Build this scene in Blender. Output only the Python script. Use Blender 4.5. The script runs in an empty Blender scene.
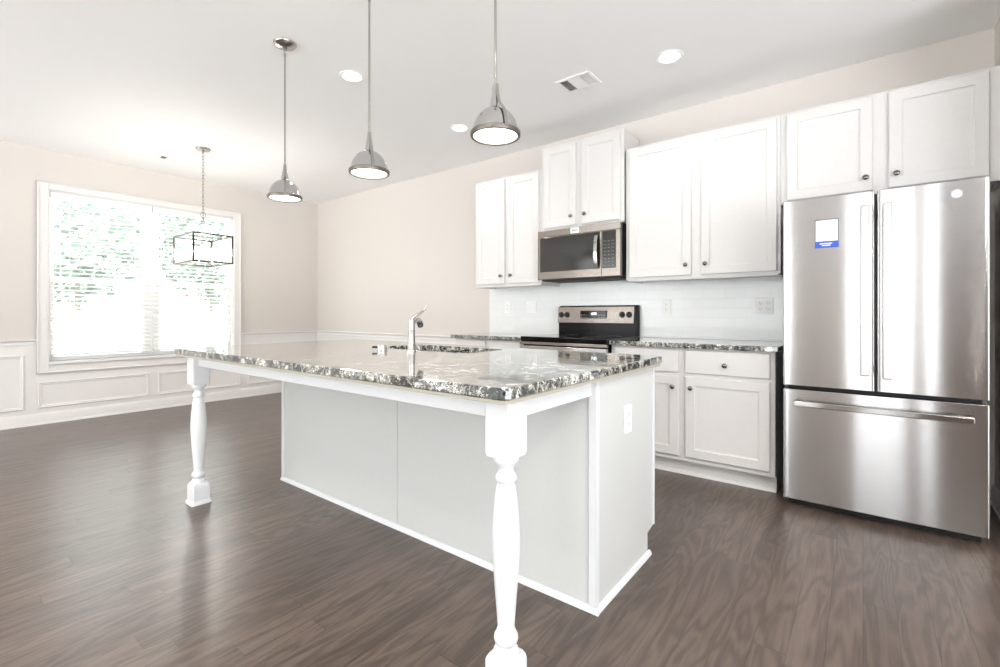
import bpy, bmesh, math, random
from mathutils import Vector, Matrix
random.seed(7)
PI = math.pi
S = bpy.context.scene

# ------------------------------------------------------------------ camera, world, exposure
F_PX, W_PX, H_PX = 468.6, 1000.0, 667.0
cam_d = bpy.data.cameras.new('camera')
cam = bpy.data.objects.new('camera', cam_d)
S.collection.objects.link(cam)
cam_d.sensor_width = 36.0
cam_d.lens = 36.0 * F_PX / W_PX
cam_d.shift_y = -(H_PX / 2 - 313.6) / W_PX
cam_d.clip_start = 0.02
cam.location = (0, 0, 1.10)
cam.rotation_euler = (PI / 2, 0, math.radians(37.76))
S.camera = cam

world = bpy.data.worlds.new('sky'); S.world = world; world.use_nodes = True
wn = world.node_tree.nodes; wl = world.node_tree.links
bg = wn['Background']
# overcast-bright sky, a little stronger toward the window side; below the horizon an added glow that lifts the ceiling
wtc = wn.new('ShaderNodeTexCoord'); wsep = wn.new('ShaderNodeSeparateXYZ')
wl.new(wtc.outputs['Generated'], wsep.inputs[0])
def wmap(sock, a, b, c, d):
    n = wn.new('ShaderNodeMapRange'); n.interpolation_type = 'SMOOTHSTEP'
    for k, v in zip(('From Min', 'From Max', 'To Min', 'To Max'), (a, b, c, d)): n.inputs[k].default_value = v
    wl.new(sock, n.inputs['Value']); return n.outputs[0]
def wmath(op, a, b):
    n = wn.new('ShaderNodeMath'); n.operation = op
    for k, v in enumerate((a, b)):
        if isinstance(v, float): n.inputs[k].default_value = v
        else: wl.new(v, n.inputs[k])
    return n.outputs[0]
SKY_UP, SKY_DOWN, SKY_WEST = 2.3, 4.8, 1.3
vert = wmap(wsep.outputs['Z'], -0.12, 0.06, SKY_DOWN, SKY_UP)
west = wmap(wsep.outputs['X'], -0.9, 0.2, SKY_WEST, 1.0)
wl.new(wmath('MULTIPLY', vert, west), bg.inputs['Strength'])
bg.inputs['Color'].default_value = (0.95, 0.975, 1.0, 1)

sun_d = bpy.data.lights.new('sun', 'SUN'); sun_d.energy = 13.0; sun_d.angle = math.radians(1.0); sun_d.color = (1.0, 0.96, 0.9)
sun = bpy.data.objects.new('sun', sun_d); S.collection.objects.link(sun)
sun.rotation_euler = Vector((-0.15, 0.50, -0.85)).to_track_quat('-Z', 'Y').to_euler()

S.view_settings.view_transform = 'Standard'
S.view_settings.look = 'None'
S.view_settings.gamma = 1.0
S.view_settings.use_curve_mapping = False
S.view_settings.exposure = 1.0

# ------------------------------------------------------------------ materials
def lin(c):
    return tuple(((v / 255) / 12.92 if v / 255 <= 0.04045 else ((v / 255 + 0.055) / 1.055) ** 2.4) for v in c)

class NT:
    def __init__(s, name):
        s.m = bpy.data.materials.new(name); s.m.use_nodes = True
        s.n = s.m.node_tree.nodes; s.l = s.m.node_tree.links
        s.b = s.n['Principled BSDF']
    def new(s, t, **k):
        n = s.n.new('ShaderNode' + t)
        for a, v in k.items(): setattr(n, a, v)
        return n
    def link(s, a, b): s.l.new(a, b)
    def set(s, **k):
        for a, v in k.items(): s.b.inputs[a.replace('_', ' ')].default_value = v

def mat_plain(name, rgb, rough=0.5, metal=0.0, bump=0.0, scale=60, **k):
    t = NT(name); c = (*lin(rgb), 1)
    t.set(Roughness=rough, Metallic=metal, **k)
    tc = t.new('TexCoord'); no = t.new('TexNoise'); no.inputs['Scale'].default_value = scale; no.inputs['Detail'].default_value = 3
    t.link(tc.outputs['Object'], no.inputs['Vector'])
    mr = t.new('MapRange'); mr.inputs['To Min'].default_value = 0.97; mr.inputs['To Max'].default_value = 1.03
    t.link(no.outputs['Fac'], mr.inputs['Value'])
    hs = t.new('HueSaturation'); hs.inputs['Color'].default_value = c
    t.link(mr.outputs[0], hs.inputs['Value']); t.link(hs.outputs[0], t.b.inputs['Base Color'])
    if bump:
        bp = t.new('Bump'); bp.inputs['Strength'].default_value = bump; bp.inputs['Distance'].default_value = 0.002
        t.link(no.outputs['Fac'], bp.inputs['Height']); t.link(bp.outputs[0], t.b.inputs['Normal'])
    return t.m

M = {}
M['wall'] = mat_plain('greige_paint', (213, 207, 201), 0.85, bump=0.08, scale=250)
M['ceiling'] = mat_plain('ceiling_paint', (249, 249, 249), 0.9, bump=0.1, scale=200)
M['trim'] = mat_plain('white_trim_paint', (228, 225, 223), 0.4)
M['cabinet'] = mat_plain('white_cabinet_paint', (216, 214, 212), 0.4)
M['island'] = mat_plain('island_panel_paint', (206, 208, 206), 0.4)
M['leg'] = mat_plain('island_leg_paint', (224, 226, 228), 0.3)
M['subtop'] = mat_plain('plywood_subtop', (176, 172, 158), 0.6)
M['shade'] = mat_plain('shadow_gap', (18, 18, 20), 0.7)
M['toe'] = mat_plain('dark_toe_kick', (60, 58, 56), 0.7)
M['black_glass'] = mat_plain('black_ceramic_glass', (6, 6, 7), 0.06, Specular_IOR_Level=0.3)
M['black'] = mat_plain('black_enamel', (6, 6, 7), 0.15, Specular_IOR_Level=0.12)
M['dark_plastic'] = mat_plain('dark_plastic', (26, 28, 31), 0.4)
M['mw_glass'] = mat_plain('microwave_door_glass', (30, 29, 25), 0.1)
M['chrome'] = mat_plain('polished_chrome', (200, 199, 199), 0.08, 1.0)
M['nickel'] = mat_plain('brushed_nickel', (176, 172, 168), 0.22, 1.0)
M['knob'] = mat_plain('satin_nickel_knob', (120, 116, 112), 0.2, 1.0)
M['rim'] = mat_plain('dark_rim_metal', (120, 114, 108), 0.35, 1.0)
M['bronze'] = mat_plain('dark_lantern_metal', (44, 40, 33), 0.4, 0.5)
M['plate'] = mat_plain('white_plastic_plate', (244, 244, 242), 0.35)
M['plate_dark'] = mat_plain('socket_slot', (120, 118, 114), 0.5)
M['blind'] = mat_plain('blind_slat', (240, 241, 238), 0.5)
M['vinyl'] = mat_plain('white_vinyl_sash', (246, 247, 247), 0.4)
M['navy'] = mat_plain('appliance_side_paint', (70, 78, 88), 0.5)
M['fridge_body'] = mat_plain('grey_appliance_cabinet', (92, 94, 98), 0.45)
M['sticker_blue'] = mat_plain('blue_print', (40, 84, 190), 0.4)
M['sticker_white'] = mat_plain('white_paper', (248, 248, 246), 0.5)
M['sticker_dark'] = mat_plain('dark_ink', (84, 88, 110), 0.5)
M['ink_grey'] = mat_plain('pale_grey_ink', (206, 206, 202), 0.5)
M['brown_door'] = mat_plain('stained_brown_door', (78, 50, 34), 0.5)
M['vent_dark'] = mat_plain('duct_interior', (90, 90, 90), 0.8)
M['candle'] = mat_plain('candle_sleeve', (240, 236, 224), 0.5)
M['leaf'] = mat_plain('tree_leaves', (132, 150, 140), 0.8, scale=8)
M['bark'] = mat_plain('tree_bark', (150, 144, 136), 0.9)
M['lawn'] = mat_plain('lawn_grass', (128, 140, 124), 0.9, scale=10)
M['concrete'] = mat_plain('pale_driveway', (226, 224, 222), 0.9)
M['fence'] = mat_plain('grey_fence_boards', (118, 120, 132), 0.9)

def mat_glass(name, rough=0.0, tint=(1, 1, 1), mix=0.9):
    # thin architectural pane: mostly see-through with a faint reflection
    t = NT(name)
    tr = t.new('BsdfTransparent'); tr.inputs[0].default_value = (*tint, 1)
    gl = t.new('BsdfGlossy'); gl.inputs['Roughness'].default_value = rough
    mx = t.new('MixShader'); mx.inputs[0].default_value = 0.05; t.link(tr.outputs[0], mx.inputs[1]); t.link(gl.outputs[0], mx.inputs[2])
    t.link(mx.outputs[0], t.n['Material Output'].inputs[0])
    return t.m
M['glass'] = mat_glass('window_glass')

def mat_emit(name, rgb, strength):
    t = NT(name)
    t.set(Base_Color=(*rgb, 1), Emission_Color=(*rgb, 1), Emission_Strength=strength, Roughness=0.3)
    return t.m
M['lens'] = mat_emit('frosted_lamp_lens', (1.0, 0.97, 0.93), 6.0)
M['can_lens'] = mat_emit('recessed_lamp_lens', (1.0, 0.98, 0.95), 4.0)
M['flame_bulb'] = mat_emit('clear_bulb_glow', (1.0, 0.93, 0.82), 70.0)
M['clock'] = mat_emit('oven_clock_digits', (0.85, 0.95, 1.0), 1.5)

def mat_steel(name, rgb, rough, spread):
    # horizontal brushing: countless microscopic grooves tip the surface up and down, so
    # reflections stay sharp side to side and smear vertically
    t = NT(name); t.set(Metallic=1.0, Base_Color=(*lin(rgb), 1), Roughness=rough)
    tc = t.new('TexCoord'); sc = t.new('VectorMath', operation='SCALE'); sc.inputs['Scale'].default_value = 9000.0
    t.link(tc.outputs['Object'], sc.inputs[0])
    w1 = t.new('TexWhiteNoise', noise_dimensions='3D'); t.link(sc.outputs[0], w1.inputs['Vector'])
    se = t.new('SeparateColor'); t.link(w1.outputs['Color'], se.inputs[0])
    a = t.new('Math', operation='ADD'); t.link(se.outputs[0], a.inputs[0]); t.link(se.outputs[1], a.inputs[1])
    b = t.new('Math', operation='MULTIPLY_ADD'); b.inputs[1].default_value = spread; b.inputs[2].default_value = -spread
    t.link(a.outputs[0], b.inputs[0])
    cb = t.new('CombineXYZ'); t.link(b.outputs[0], cb.inputs['Z'])
    ge = t.new('NewGeometry'); ad = t.new('VectorMath', operation='ADD'); nz = t.new('VectorMath', operation='NORMALIZE')
    t.link(ge.outputs['Normal'], ad.inputs[0]); t.link(cb.outputs[0], ad.inputs[1]); t.link(ad.outputs[0], nz.inputs[0])
    t.link(nz.outputs[0], t.b.inputs['Normal'])
    return t.m
M['steel'] = mat_steel('brushed_stainless_steel', (188, 187, 186), 0.08, 0.28)
M['steel_dark'] = mat_steel('warm_stainless_steel', (146, 139, 132), 0.16, 0.35)
M['steel_bar'] = mat_steel('satin_steel_bar', (164, 161, 158), 0.12, 0.2)

def mat_floor():
    t = NT('dark_oak_planks')
    tc = t.new('TexCoord')
    sep = t.new('SeparateXYZ'); t.link(tc.outputs['Object'], sep.inputs[0])
    cmb = t.new('CombineXYZ'); t.link(sep.outputs['Y'], cmb.inputs['X']); t.link(sep.outputs['X'], cmb.inputs['Y'])
    br = t.new('TexBrick', offset=0.37, offset_frequency=1, squash=1.0)
    br.inputs['Scale'].default_value = 1.0; br.inputs['Brick Width'].default_value = 1.1; br.inputs['Row Height'].default_value = 0.098
    br.inputs['Mortar Size'].default_value = 0.0009; br.inputs['Mortar Smooth'].default_value = 0.2
    br.inputs['Color1'].default_value = (0, 0, 0, 1); br.inputs['Color2'].default_value = (1, 1, 1, 1); br.inputs['Mortar'].default_value = (0.5, 0.5, 0.5, 1)
    # jitter rows by shifting along the plank with a coarse per-row noise
    rowi = t.new('Math', operation='FLOOR'); dv = t.new('Math', operation='DIVIDE'); dv.inputs[1].default_value = 0.098
    t.link(sep.outputs['X'], dv.inputs[0]); t.link(dv.outputs[0], rowi.inputs[0])
    wnz = t.new('TexWhiteNoise', noise_dimensions='1D'); t.link(rowi.outputs[0], wnz.inputs['W'])
    sh = t.new('Math', operation='MULTIPLY_ADD'); sh.inputs[1].default_value = 1.1
    t.link(wnz.outputs['Value'], sh.inputs[0]); t.link(sep.outputs['Y'], sh.inputs[2])
    t.link(sh.outputs[0], cmb.inputs['X'])
    t.link(cmb.outputs[0], br.inputs['Vector'])
    # grain
    add = t.new('VectorMath', operation='ADD')
    off = t.new('CombineXYZ'); t.link(br.outputs['Color'], off.inputs['X']); 
    ml = t.new('Math', operation='MULTIPLY'); ml.inputs[1].default_value = 17.0; t.link(wnz.outputs['Value'], ml.inputs[0]); t.link(ml.outputs[0], off.inputs['Z'])
    t.link(tc.outputs['Object'], add.inputs[0]); t.link(off.outputs[0], add.inputs[1])
    mp = t.new('Mapping'); mp.inputs['Scale'].default_value = (10, 1.3, 1); t.link(add.outputs[0], mp.inputs[0])
    wv = t.new('TexNoise'); wv.inputs['Scale'].default_value = 1.0; wv.inputs['Detail'].default_value = 2; wv.inputs['Distortion'].default_value = 0.6
    t.link(mp.outputs[0], wv.inputs['Vector'])
    rings = t.new('Math', operation='MULTIPLY'); rings.inputs[1].default_value = 8.0; t.link(wv.outputs['Fac'], rings.inputs[0])
    sn = t.new('Math', operation='SINE'); rr = t.new('Math', operation='MULTIPLY'); rr.inputs[1].default_value = 6.283
    t.link(rings.outputs[0], rr.inputs[0]); t.link(rr.outputs[0], sn.inputs[0])
    fine = t.new('TexNoise'); fm = t.new('Mapping'); fm.inputs['Scale'].default_value = (140, 6, 1); fine.inputs['Scale'].default_value = 1.0; fine.inputs['Detail'].default_value = 4
    t.link(add.outputs[0], fm.inputs[0]); t.link(fm.outputs[0], fine.inputs['Vector'])
    g = t.new('Mix', data_type='FLOAT'); g.inputs[0].default_value = 0.6
    snm = t.new('MapRange'); snm.inputs['From Min'].default_value = -1; t.link(sn.outputs[0], snm.inputs['Value'])
    t.link(snm.outputs[0], g.inputs[2]); t.link(fine.outputs['Fac'], g.inputs[3])
    cr = t.new('ValToRGB'); e = cr.color_ramp.elements
    e[0].position = 0.15; e[0].color = (*lin((72, 62, 56)), 1); e[1].position = 0.85; e[1].color = (*lin((106, 92, 83)), 1)
    t.link(g.outputs[0], cr.inputs[0])
    # plank tone
    tone = t.new('MapRange'); tone.inputs['To Min'].default_value = 0.86; tone.inputs['To Max'].default_value = 1.14
    t.link(br.outputs['Color'], tone.inputs['Value'])
    hs = t.new('HueSaturation'); t.link(cr.outputs[0], hs.inputs['Color']); t.link(tone.outputs[0], hs.inputs['Value'])
    seam = t.new('Mix', data_type='RGBA'); seam.inputs[7].default_value = (*lin((58, 49, 44)), 1)
    t.link(br.outputs['Fac'], seam.inputs[0]); t.link(hs.outputs[0], seam.inputs[6])
    t.link(seam.outputs[2], t.b.inputs['Base Color'])
    # hand-scraped relief
    hn = t.new('TexNoise'); hm = t.new('Mapping'); hm.inputs['Scale'].default_value = (22, 4, 1); hn.inputs['Scale'].default_value = 1.0; hn.inputs['Detail'].default_value = 3
    t.link(add.outputs[0], hm.inputs[0]); t.link(hm.outputs[0], hn.inputs['Vector'])
    mx = t.new('Mix', data_type='FLOAT'); mx.inputs[0].default_value = 0.12; t.link(hn.outputs['Fac'], mx.inputs[2]); t.link(g.outputs[0], mx.inputs[3])
    sb = t.new('Math', operation='SUBTRACT'); t.link(mx.outputs[0], sb.inputs[0]); t.link(br.outputs['Fac'], sb.inputs[1])
    bp = t.new('Bump'); bp.inputs['Strength'].default_value = 0.55; bp.inputs['Distance'].default_value = 0.004
    t.link(sb.outputs[0], bp.inputs['Height']); t.link(bp.outputs[0], t.b.inputs['Normal'])
    t.set(Roughness=0.3)
    t.b.inputs['Specular IOR Level'].default_value = 0.6
    return t.m
M['floor'] = mat_floor()

def mat_granite():
    t = NT('polished_granite')
    tc = t.new('TexCoord')
    n1 = t.new('TexNoise'); n1.inputs['Scale'].default_value = 16; n1.inputs['Detail'].default_value = 6; n1.inputs['Distortion'].default_value = 1.4
    n2 = t.new('TexNoise'); n2.inputs['Scale'].default_value = 120; n2.inputs['Detail'].default_value = 4; n2.inputs['Distortion'].default_value = 1.5
    v = t.new('TexVoronoi'); v.inputs['Scale'].default_value = 130
    for x in (n1, n2, v): t.link(tc.outputs['Object'], x.inputs['Vector'])
    a = t.new('Math', operation='MULTIPLY_ADD'); a.inputs[1].default_value = 0.45; t.link(n1.outputs['Fac'], a.inputs[0])
    b = t.new('Math', operation='MULTIPLY_ADD'); b.inputs[1].default_value = 0.55; b.inputs[2].default_value = 0.0
    t.link(n2.outputs['Fac'], b.inputs[0]); t.link(b.outputs[0], a.inputs[2])
    cr = t.new('ValToRGB'); e = cr.color_ramp.elements
    e[0].position = 0.42; e[0].color = (*lin((16, 26, 26)), 1)
    e[1].position = 0.60; e[1].color = (*lin((248, 245, 238)), 1)
    for p, c in ((0.47, (38, 52, 52)), (0.50, (92, 100, 96)), (0.53, (190, 181, 169)), (0.555, (110, 116, 112))):
        q = cr.color_ramp.elements.new(p); q.color = (*lin(c), 1)
    t.link(a.outputs[0], cr.inputs[0])
    sp = t.new('Math', operation='LESS_THAN'); sp.inputs[1].default_value = 0.16
    t.link(v.outputs['Color'], sp.inputs[0])
    mx = t.new('Mix', data_type='RGBA'); mx.inputs[7].default_value = (*lin((30, 32, 32)), 1)
    t.link(sp.outputs[0], mx.inputs[0]); t.link(cr.outputs[0], mx.inputs[6])
    t.link(mx.outputs[2], t.b.inputs['Base Color'])
    t.set(Roughness=0.07)
    t.b.inputs['IOR'].default_value = 1.7
    t.b.inputs['Coat Weight'].default_value = 0.6; t.b.inputs['Coat Roughness'].default_value = 0.03
    return t.m
M['granite'] = mat_granite()

def mat_tile():
    t = NT('white_subway_tile')
    tc = t.new('TexCoord'); sep = t.new('SeparateXYZ'); cmb = t.new('CombineXYZ')
    t.link(tc.outputs['Object'], sep.inputs[0]); t.link(sep.outputs['X'], cmb.inputs['X']); t.link(sep.outputs['Z'], cmb.inputs['Y'])
    br = t.new('TexBrick'); br.inputs['Scale'].default_value = 1; br.inputs['Brick Width'].default_value = 0.152; br.inputs['Row Height'].default_value = 0.0762
    br.inputs['Mortar Size'].default_value = 0.0013; br.inputs['Mortar Smooth'].default_value = 0.3
    br.inputs['Color1'].default_value = (*lin((240, 242, 241)), 1); br.inputs['Color2'].default_value = (*lin((236, 239, 238)), 1)
    br.inputs['Mortar'].default_value = (*lin((232, 234, 233)), 1)
    t.link(cmb.outputs[0], br.inputs['Vector']); t.link(br.outputs['Color'], t.b.inputs['Base Color'])
    iv = t.new('Math', operation='SUBTRACT'); iv.inputs[0].default_value = 1; t.link(br.outputs['Fac'], iv.inputs[1])
    bp = t.new('Bump'); bp.inputs['Strength'].default_value = 0.4; bp.inputs['Distance'].default_value = 0.002
    t.link(iv.outputs[0], bp.inputs['Height']); t.link(bp.outputs[0], t.b.inputs['Normal'])
    t.set(Roughness=0.15)
    return t.m
M['tile'] = mat_tile()

# ------------------------------------------------------------------ mesh helpers
class MB:
    def __init__(s): s.bm = bmesh.new()
    def box(s, x0, x1, y0, y1, z0, z1):
        vs = [s.bm.verts.new(p) for p in ((x0,y0,z0),(x1,y0,z0),(x1,y1,z0),(x0,y1,z0),(x0,y0,z1),(x1,y0,z1),(x1,y1,z1),(x0,y1,z1))]
        for f in ((3,2,1,0),(4,5,6,7),(0,1,5,4),(1,2,6,5),(2,3,7,6),(3,0,4,7)): s.bm.faces.new([vs[i] for i in f])
        return s
    def rings(s, rings, cap0=True, cap1=True, closed=False):
        R = [[s.bm.verts.new(p) for p in r] for r in rings]
        n = len(R[0])
        pairs = list(zip(R, R[1:])) + ([(R[-1], R[0])] if closed else [])
        for a, b in pairs:
            for i in range(n):
                j = (i + 1) % n
                s.bm.faces.new((a[i], a[j], b[j], b[i]))
        if not closed:
            if cap0: s.bm.faces.new(R[0][::-1])
            if cap1: s.bm.faces.new(R[-1])
        return s
    def lathe(s, c, prof, n=32, axis='z', sx=1.0, cap=True):
        rs = []
        for r, h in prof:
            r = max(r, 0.0004)
            ring = []
            for i in range(n):
                a = 2 * PI * i / n; u, v = r * math.cos(a), r * math.sin(a)
                if axis == 'z': p = (c[0] + u, c[1] + v, c[2] + h)
                elif axis == 'y': p = (c[0] + u * sx, c[1] - h, c[2] + v)   # h grows toward -Y
                else: p = (c[0] + h, c[1] + u, c[2] + v)
                ring.append(p)
            rs.append(ring)
        return s.rings(rs, cap, cap)
    def tube(s, pts, r, n=10, closed=False, rs=None):
        pts = [Vector(p) for p in pts]; rings = []; up = None
        m = len(pts)
        for i, p in enumerate(pts):
            if closed: d = (pts[(i + 1) % m] - pts[i - 1]).normalized()
            else: d = (pts[min(i + 1, m - 1)] - pts[max(i - 1, 0)]).normalized()
            if up is None: up = Vector((0, 0, 1)) if abs(d.z) < 0.9 else Vector((1, 0, 0))
            a = d.cross(up).normalized(); b = a.cross(d).normalized(); up = b
            q = rs[i] if rs else r
            rings.append([p + a * (q * math.cos(2 * PI * k / n)) + b * (q * math.sin(2 * PI * k / n)) for k in range(n)])
        return s.rings(rings, closed=closed)
    def prism(s, poly, axis, a, b):
        # poly: 2D points; extruded along axis from a to b
        def P(u, v, w):
            return {'x': (w, u, v), 'y': (u, w, v), 'z': (u, v, w)}[axis]
        return s.rings([[P(u, v, a) for u, v in poly], [P(u, v, b) for u, v in poly]])
    def panel_door(s, x0, x1, y, z0, z1, t=0.02, stile=0.058, bev=0.014, deep=0.008):
        # framed door facing -Y: front at y, back at y+t, sloped moulding into a recessed field
        def R(dx, dy): return [(x0+dx, y+dy, z0+dx), (x1-dx, y+dy, z0+dx), (x1-dx, y+dy, z1-dx), (x0+dx, y+dy, z1-dx)]
        s.rings([R(0, t), R(0, 0.004), R(0.004, 0), R(stile, 0), R(stile + 0.004, 0.004), R(stile + bev, deep), R(stile + bev + 0.002, deep)][::-1] if False else
                [R(0, t), R(0, 0.004), R(0.004, 0), R(stile, 0), R(stile + 0.003, 0.006), R(stile + bev, deep)])
        return s
    def obj(s, name, mat, parent=None, bevel=0.0, seg=2, smooth=40, uv=False):
        bmesh.ops.recalc_face_normals(s.bm, faces=s.bm.faces)
        org = parent_origin(parent)
        me = bpy.data.meshes.new(name)
        for v in s.bm.verts: v.co -= org
        if uv:
            ul = s.bm.loops.layers.uv.new('UVMap')
            for f in s.bm.faces:
                n = f.normal
                for l in f.loops:
                    c = l.vert.co
                    if abs(n.z) > 0.7: l[ul].uv = (c.x, c.y)
                    elif abs(n.y) >= abs(n.x): l[ul].uv = (c.x, c.z)
                    else: l[ul].uv = (c.y, c.z)
        s.bm.to_mesh(me); s.bm.free()
        me.materials.append(M[mat] if isinstance(mat, str) else mat)
        if smooth:
            me.polygons.foreach_set('use_smooth', [True] * len(me.polygons))
            me.set_sharp_from_angle(angle=math.radians(smooth))
        o = bpy.data.objects.new(name, me); S.collection.objects.link(o)
        if parent: o.parent = parent
        if bevel:
            m = o.modifiers.new('edge', 'BEVEL'); m.width = bevel; m.segments = seg; m.limit_method = 'ANGLE'; m.angle_limit = math.radians(50)
            m.harden_normals = True
        return o

ORIGIN = {}
def parent_origin(p):
    v = Vector((0, 0, 0))
    while p is not None:
        v += Vector(p.location); p = p.parent
    return v

def thing(name, label, cat, loc, group=None):
    o = bpy.data.objects.new(name, None); S.collection.objects.link(o)
    o.empty_display_size = 0.1
    o.location = loc; o['label'] = label; o['category'] = cat
    if group: o['group'] = group
    return o
def tag(o, label, cat, group=None):
    o['label'] = label; o['category'] = cat
    if group: o['group'] = group
    return o
def struct(o): o['kind'] = 'structure'; return o
def dup(root, loc, label, group=None):
    r = root.copy(); S.collection.objects.link(r); r.location = loc; r['label'] = label
    if group: r['group'] = group
    for ch in list(root.children):
        c = ch.copy(); S.collection.objects.link(c); c.parent = r
        for g in ch.children:
            d = g.copy(); S.collection.objects.link(d); d.parent = c
    return r

# ------------------------------------------------------------------ room shell
CEIL = 2.745
XW, YK = -6.46, 3.876           # window wall, kitchen wall
XR, YB = 3.2, -4.6
WY0, WY1, WZ0, WZ1 = 0.94, 2.69, 0.62, 2.345   # window opening
struct(MB().box(XW - .2, XR + .2, YB - .2, YK + .2, -0.06, 0).obj('floor', 'floor', smooth=0))
struct(MB().box(XW - .2, XR + .2, YB - .2, YK + .2, CEIL, CEIL + .08).obj('ceiling', 'ceiling', smooth=0))
struct(MB().box(XW - .2, XR + .2, YK, YK + .14, 0, CEIL).obj('wall_kitchen', 'wall', smooth=0))
w = MB()
w.box(XW - .16, XW, YB - .2, WY0, 0, CEIL).box(XW - .16, XW, WY1, YK, 0, CEIL).box(XW - .16, XW, WY0, WY1, 0, WZ0).box(XW - .16, XW, WY0, WY1, WZ1, CEIL)
struct(w.obj('wall_window', 'wall', smooth=0))
# short return wall on the far side of the refrigerator, running on to the right
struct(MB().box(0.60, 0.74, 3.30, YK, 0, CEIL).box(0.60, XR, 3.16, 3.30, 0, CEIL).obj('wall_return', 'wall', smooth=0))
# wall behind the viewpoint: unseen openings and brown door, shaped for light and refrigerator reflections
w = MB()
DO = [(-6.2, -3.5), (-3.1, -1.3), (-0.15, 0.62), (0.84, 1.04)]
xs = [XW] + [v for p in DO for v in p] + [XR]
for a, b in zip(xs[0::2], xs[1::2]): w.box(a, b, YB - .15, YB, 0, CEIL)
for a, b in DO: w.box(a, b, YB - .15, YB, 2.6, CEIL)
struct(w.obj('wall_back', 'wall', smooth=0))
w = MB().box(XR, XR + .15, YB, -3.4, 0, CEIL).box(XR, XR + .15, -3.4, 1.9, 2.35, CEIL).box(XR, XR + .15, 1.9, 3.3, 0, CEIL)  # wide opening in this unseen wall, added to let in side light
struct(w.obj('wall_right', 'wall', smooth=0))
d1 = struct(MB().box(1.08, 2.75, YB + .002, YB + .045, 0, 2.6).obj('door_1', 'brown_door', bevel=0.003))
MB().lathe((1.24, YB + .045, 1.0), [(0.025, 0), (0.025, -.006), (0.01, -.006), (0.01, -.035), (0.028, -.04), (0.024, -.06), (0, -.062)], 20, 'y').obj('door_handle', 'nickel', d1)

# ------------------------------------------------------------------ wainscot, baseboards, chair rail
def frame_rect(mb, plane, u0, u1, z0, z1, wd=0.03, th=0.014):
    # picture-frame moulding as a mitred bead. plane: ('x', X) facing +X or ('y', Y) facing -Y
    def P(u, z, h):
        return (plane[1] + h, u, z) if plane[0] == 'x' else (u, plane[1] - h, z)
    prof = [(0, 0), (0, th * .6), (wd * .25, th), (wd * .55, th * .55), (wd * .8, th * .7), (wd, th * .2), (wd, 0)]
    rs = []
    for q, h in prof:
        rs.append([P(u0 + q, z0 + q, h), P(u1 - q, z0 + q, h), P(u1 - q, z1 - q, h), P(u0 + q, z1 - q, h)])
    mb.rings(rs, closed=True)

# painted wainscot skin
struct(MB().box(XW, XW + .004, YB, WY0 - .085, 0, .80).box(XW, XW + .004, WY0 - .085, WY1 + .085, 0, .52).box(XW, XW + .004, WY1 + .085, YK, 0, .80).obj('trim_1', 'trim', smooth=0))
struct(MB().box(XW, -3.10, YK - .004, YK, 0, .80).obj('trim_2', 'trim', smooth=0))
def rail_prof(sign, base):      # chair rail cross-section (offset, z)
    return [(base, .788), (base + sign*.010, .788), (base + sign*.012, .800), (base + sign*.008, .806), (base + sign*.010, .822), (base + sign*.024, .832), (base + sign*.026, .846), (base, .846)]
struct(MB().prism([(x, z) for x, z in rail_prof(1, XW)], 'y', YB, WY0 - .085).prism([(x, z) for x, z in rail_prof(1, XW)], 'y', WY1 + .085, YK).obj('trim_3', 'trim'))
struct(MB().prism([(y, z) for y, z in rail_prof(-1, YK)], 'x', XW, -3.12).obj('trim_4', 'trim'))
def base_prof(sign, b):
    return [(b, 0), (b + sign*.028, 0), (b + sign*.026, .016), (b + sign*.016, .020), (b + sign*.016, .085), (b + sign*.012, .098), (b + sign*.008, .112), (b, .114)]
struct(MB().prism(base_prof(1, XW), 'y', YB, YK).obj('baseboard_window', 'trim'))
struct(MB().prism(base_prof(-1, YK), 'x', XW, -3.10).obj('baseboard_kitchen', 'trim'))
struct(MB().prism([(y, z) for y, z in base_prof(1, YB)], 'x', XW, DO[0][0]).prism(base_prof(1, YB), 'x', DO[0][1], DO[1][0]).obj('baseboard_back', 'trim'))
struct(MB().prism(base_prof(-1, .60), 'y', 3.165, YK).obj('baseboard_right', 'trim'))
mb = MB(); X4 = ('x', XW + .004)
for a, b in ((-4.3, -3.1), (-3.0, -1.8), (-1.7, -.55), (-.45, .77)): frame_rect(mb, X4, a, b, .16, .695)
for a, b in ((.865, 1.775), (1.865, 2.775)): frame_rect(mb, X4, a, b, .16, .42)
frame_rect(mb, X4, 2.87, 3.79, .16, .695)
struct(mb.obj('trim_5', 'trim', smooth=30))
mb = MB()
for a, b in ((-6.36, -5.4), (-5.3, -4.35), (-4.25, -3.25)): frame_rect(mb, ('y', YK - .004), a, b, .16, .695)
struct(mb.obj('trim_6', 'trim', smooth=30))

# ------------------------------------------------------------------ window
win = struct(thing('window_1', '', '', (XW, (WY0 + WY1) / 2, 0)))
del win['label']; del win['category']
mb = MB()       # casing
c0, c1, cz0, cz1 = WY0 - .085, WY1 + .085, WZ0 - .115, WZ1 + .07
for a, b, z0, z1 in ((c0, WY0, cz0, cz1), (WY1, c1, cz0, cz1), (WY0, WY1, WZ1, cz1), (WY0, WY1, cz0, WZ0 - .03)):
    mb.box(XW, XW + .02, a, b, z0, z1)
mb.box(XW, XW + .03, c0, c0 + .014, cz0, cz1).box(XW, XW + .03, c1 - .014, c1, cz0, cz1).box(XW, XW + .03, c0, c1, cz1 - .014, cz1).box(XW, XW + .03, c0, c1, cz0, cz0 + .014)
mb.obj('casing', 'trim', win, bevel=.003)
MB().box(XW - .10, XW + .045, WY0 - .001, WY1 + .001, WZ0 - .03, WZ0).obj('sill', 'trim', win, bevel=.004)
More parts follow.
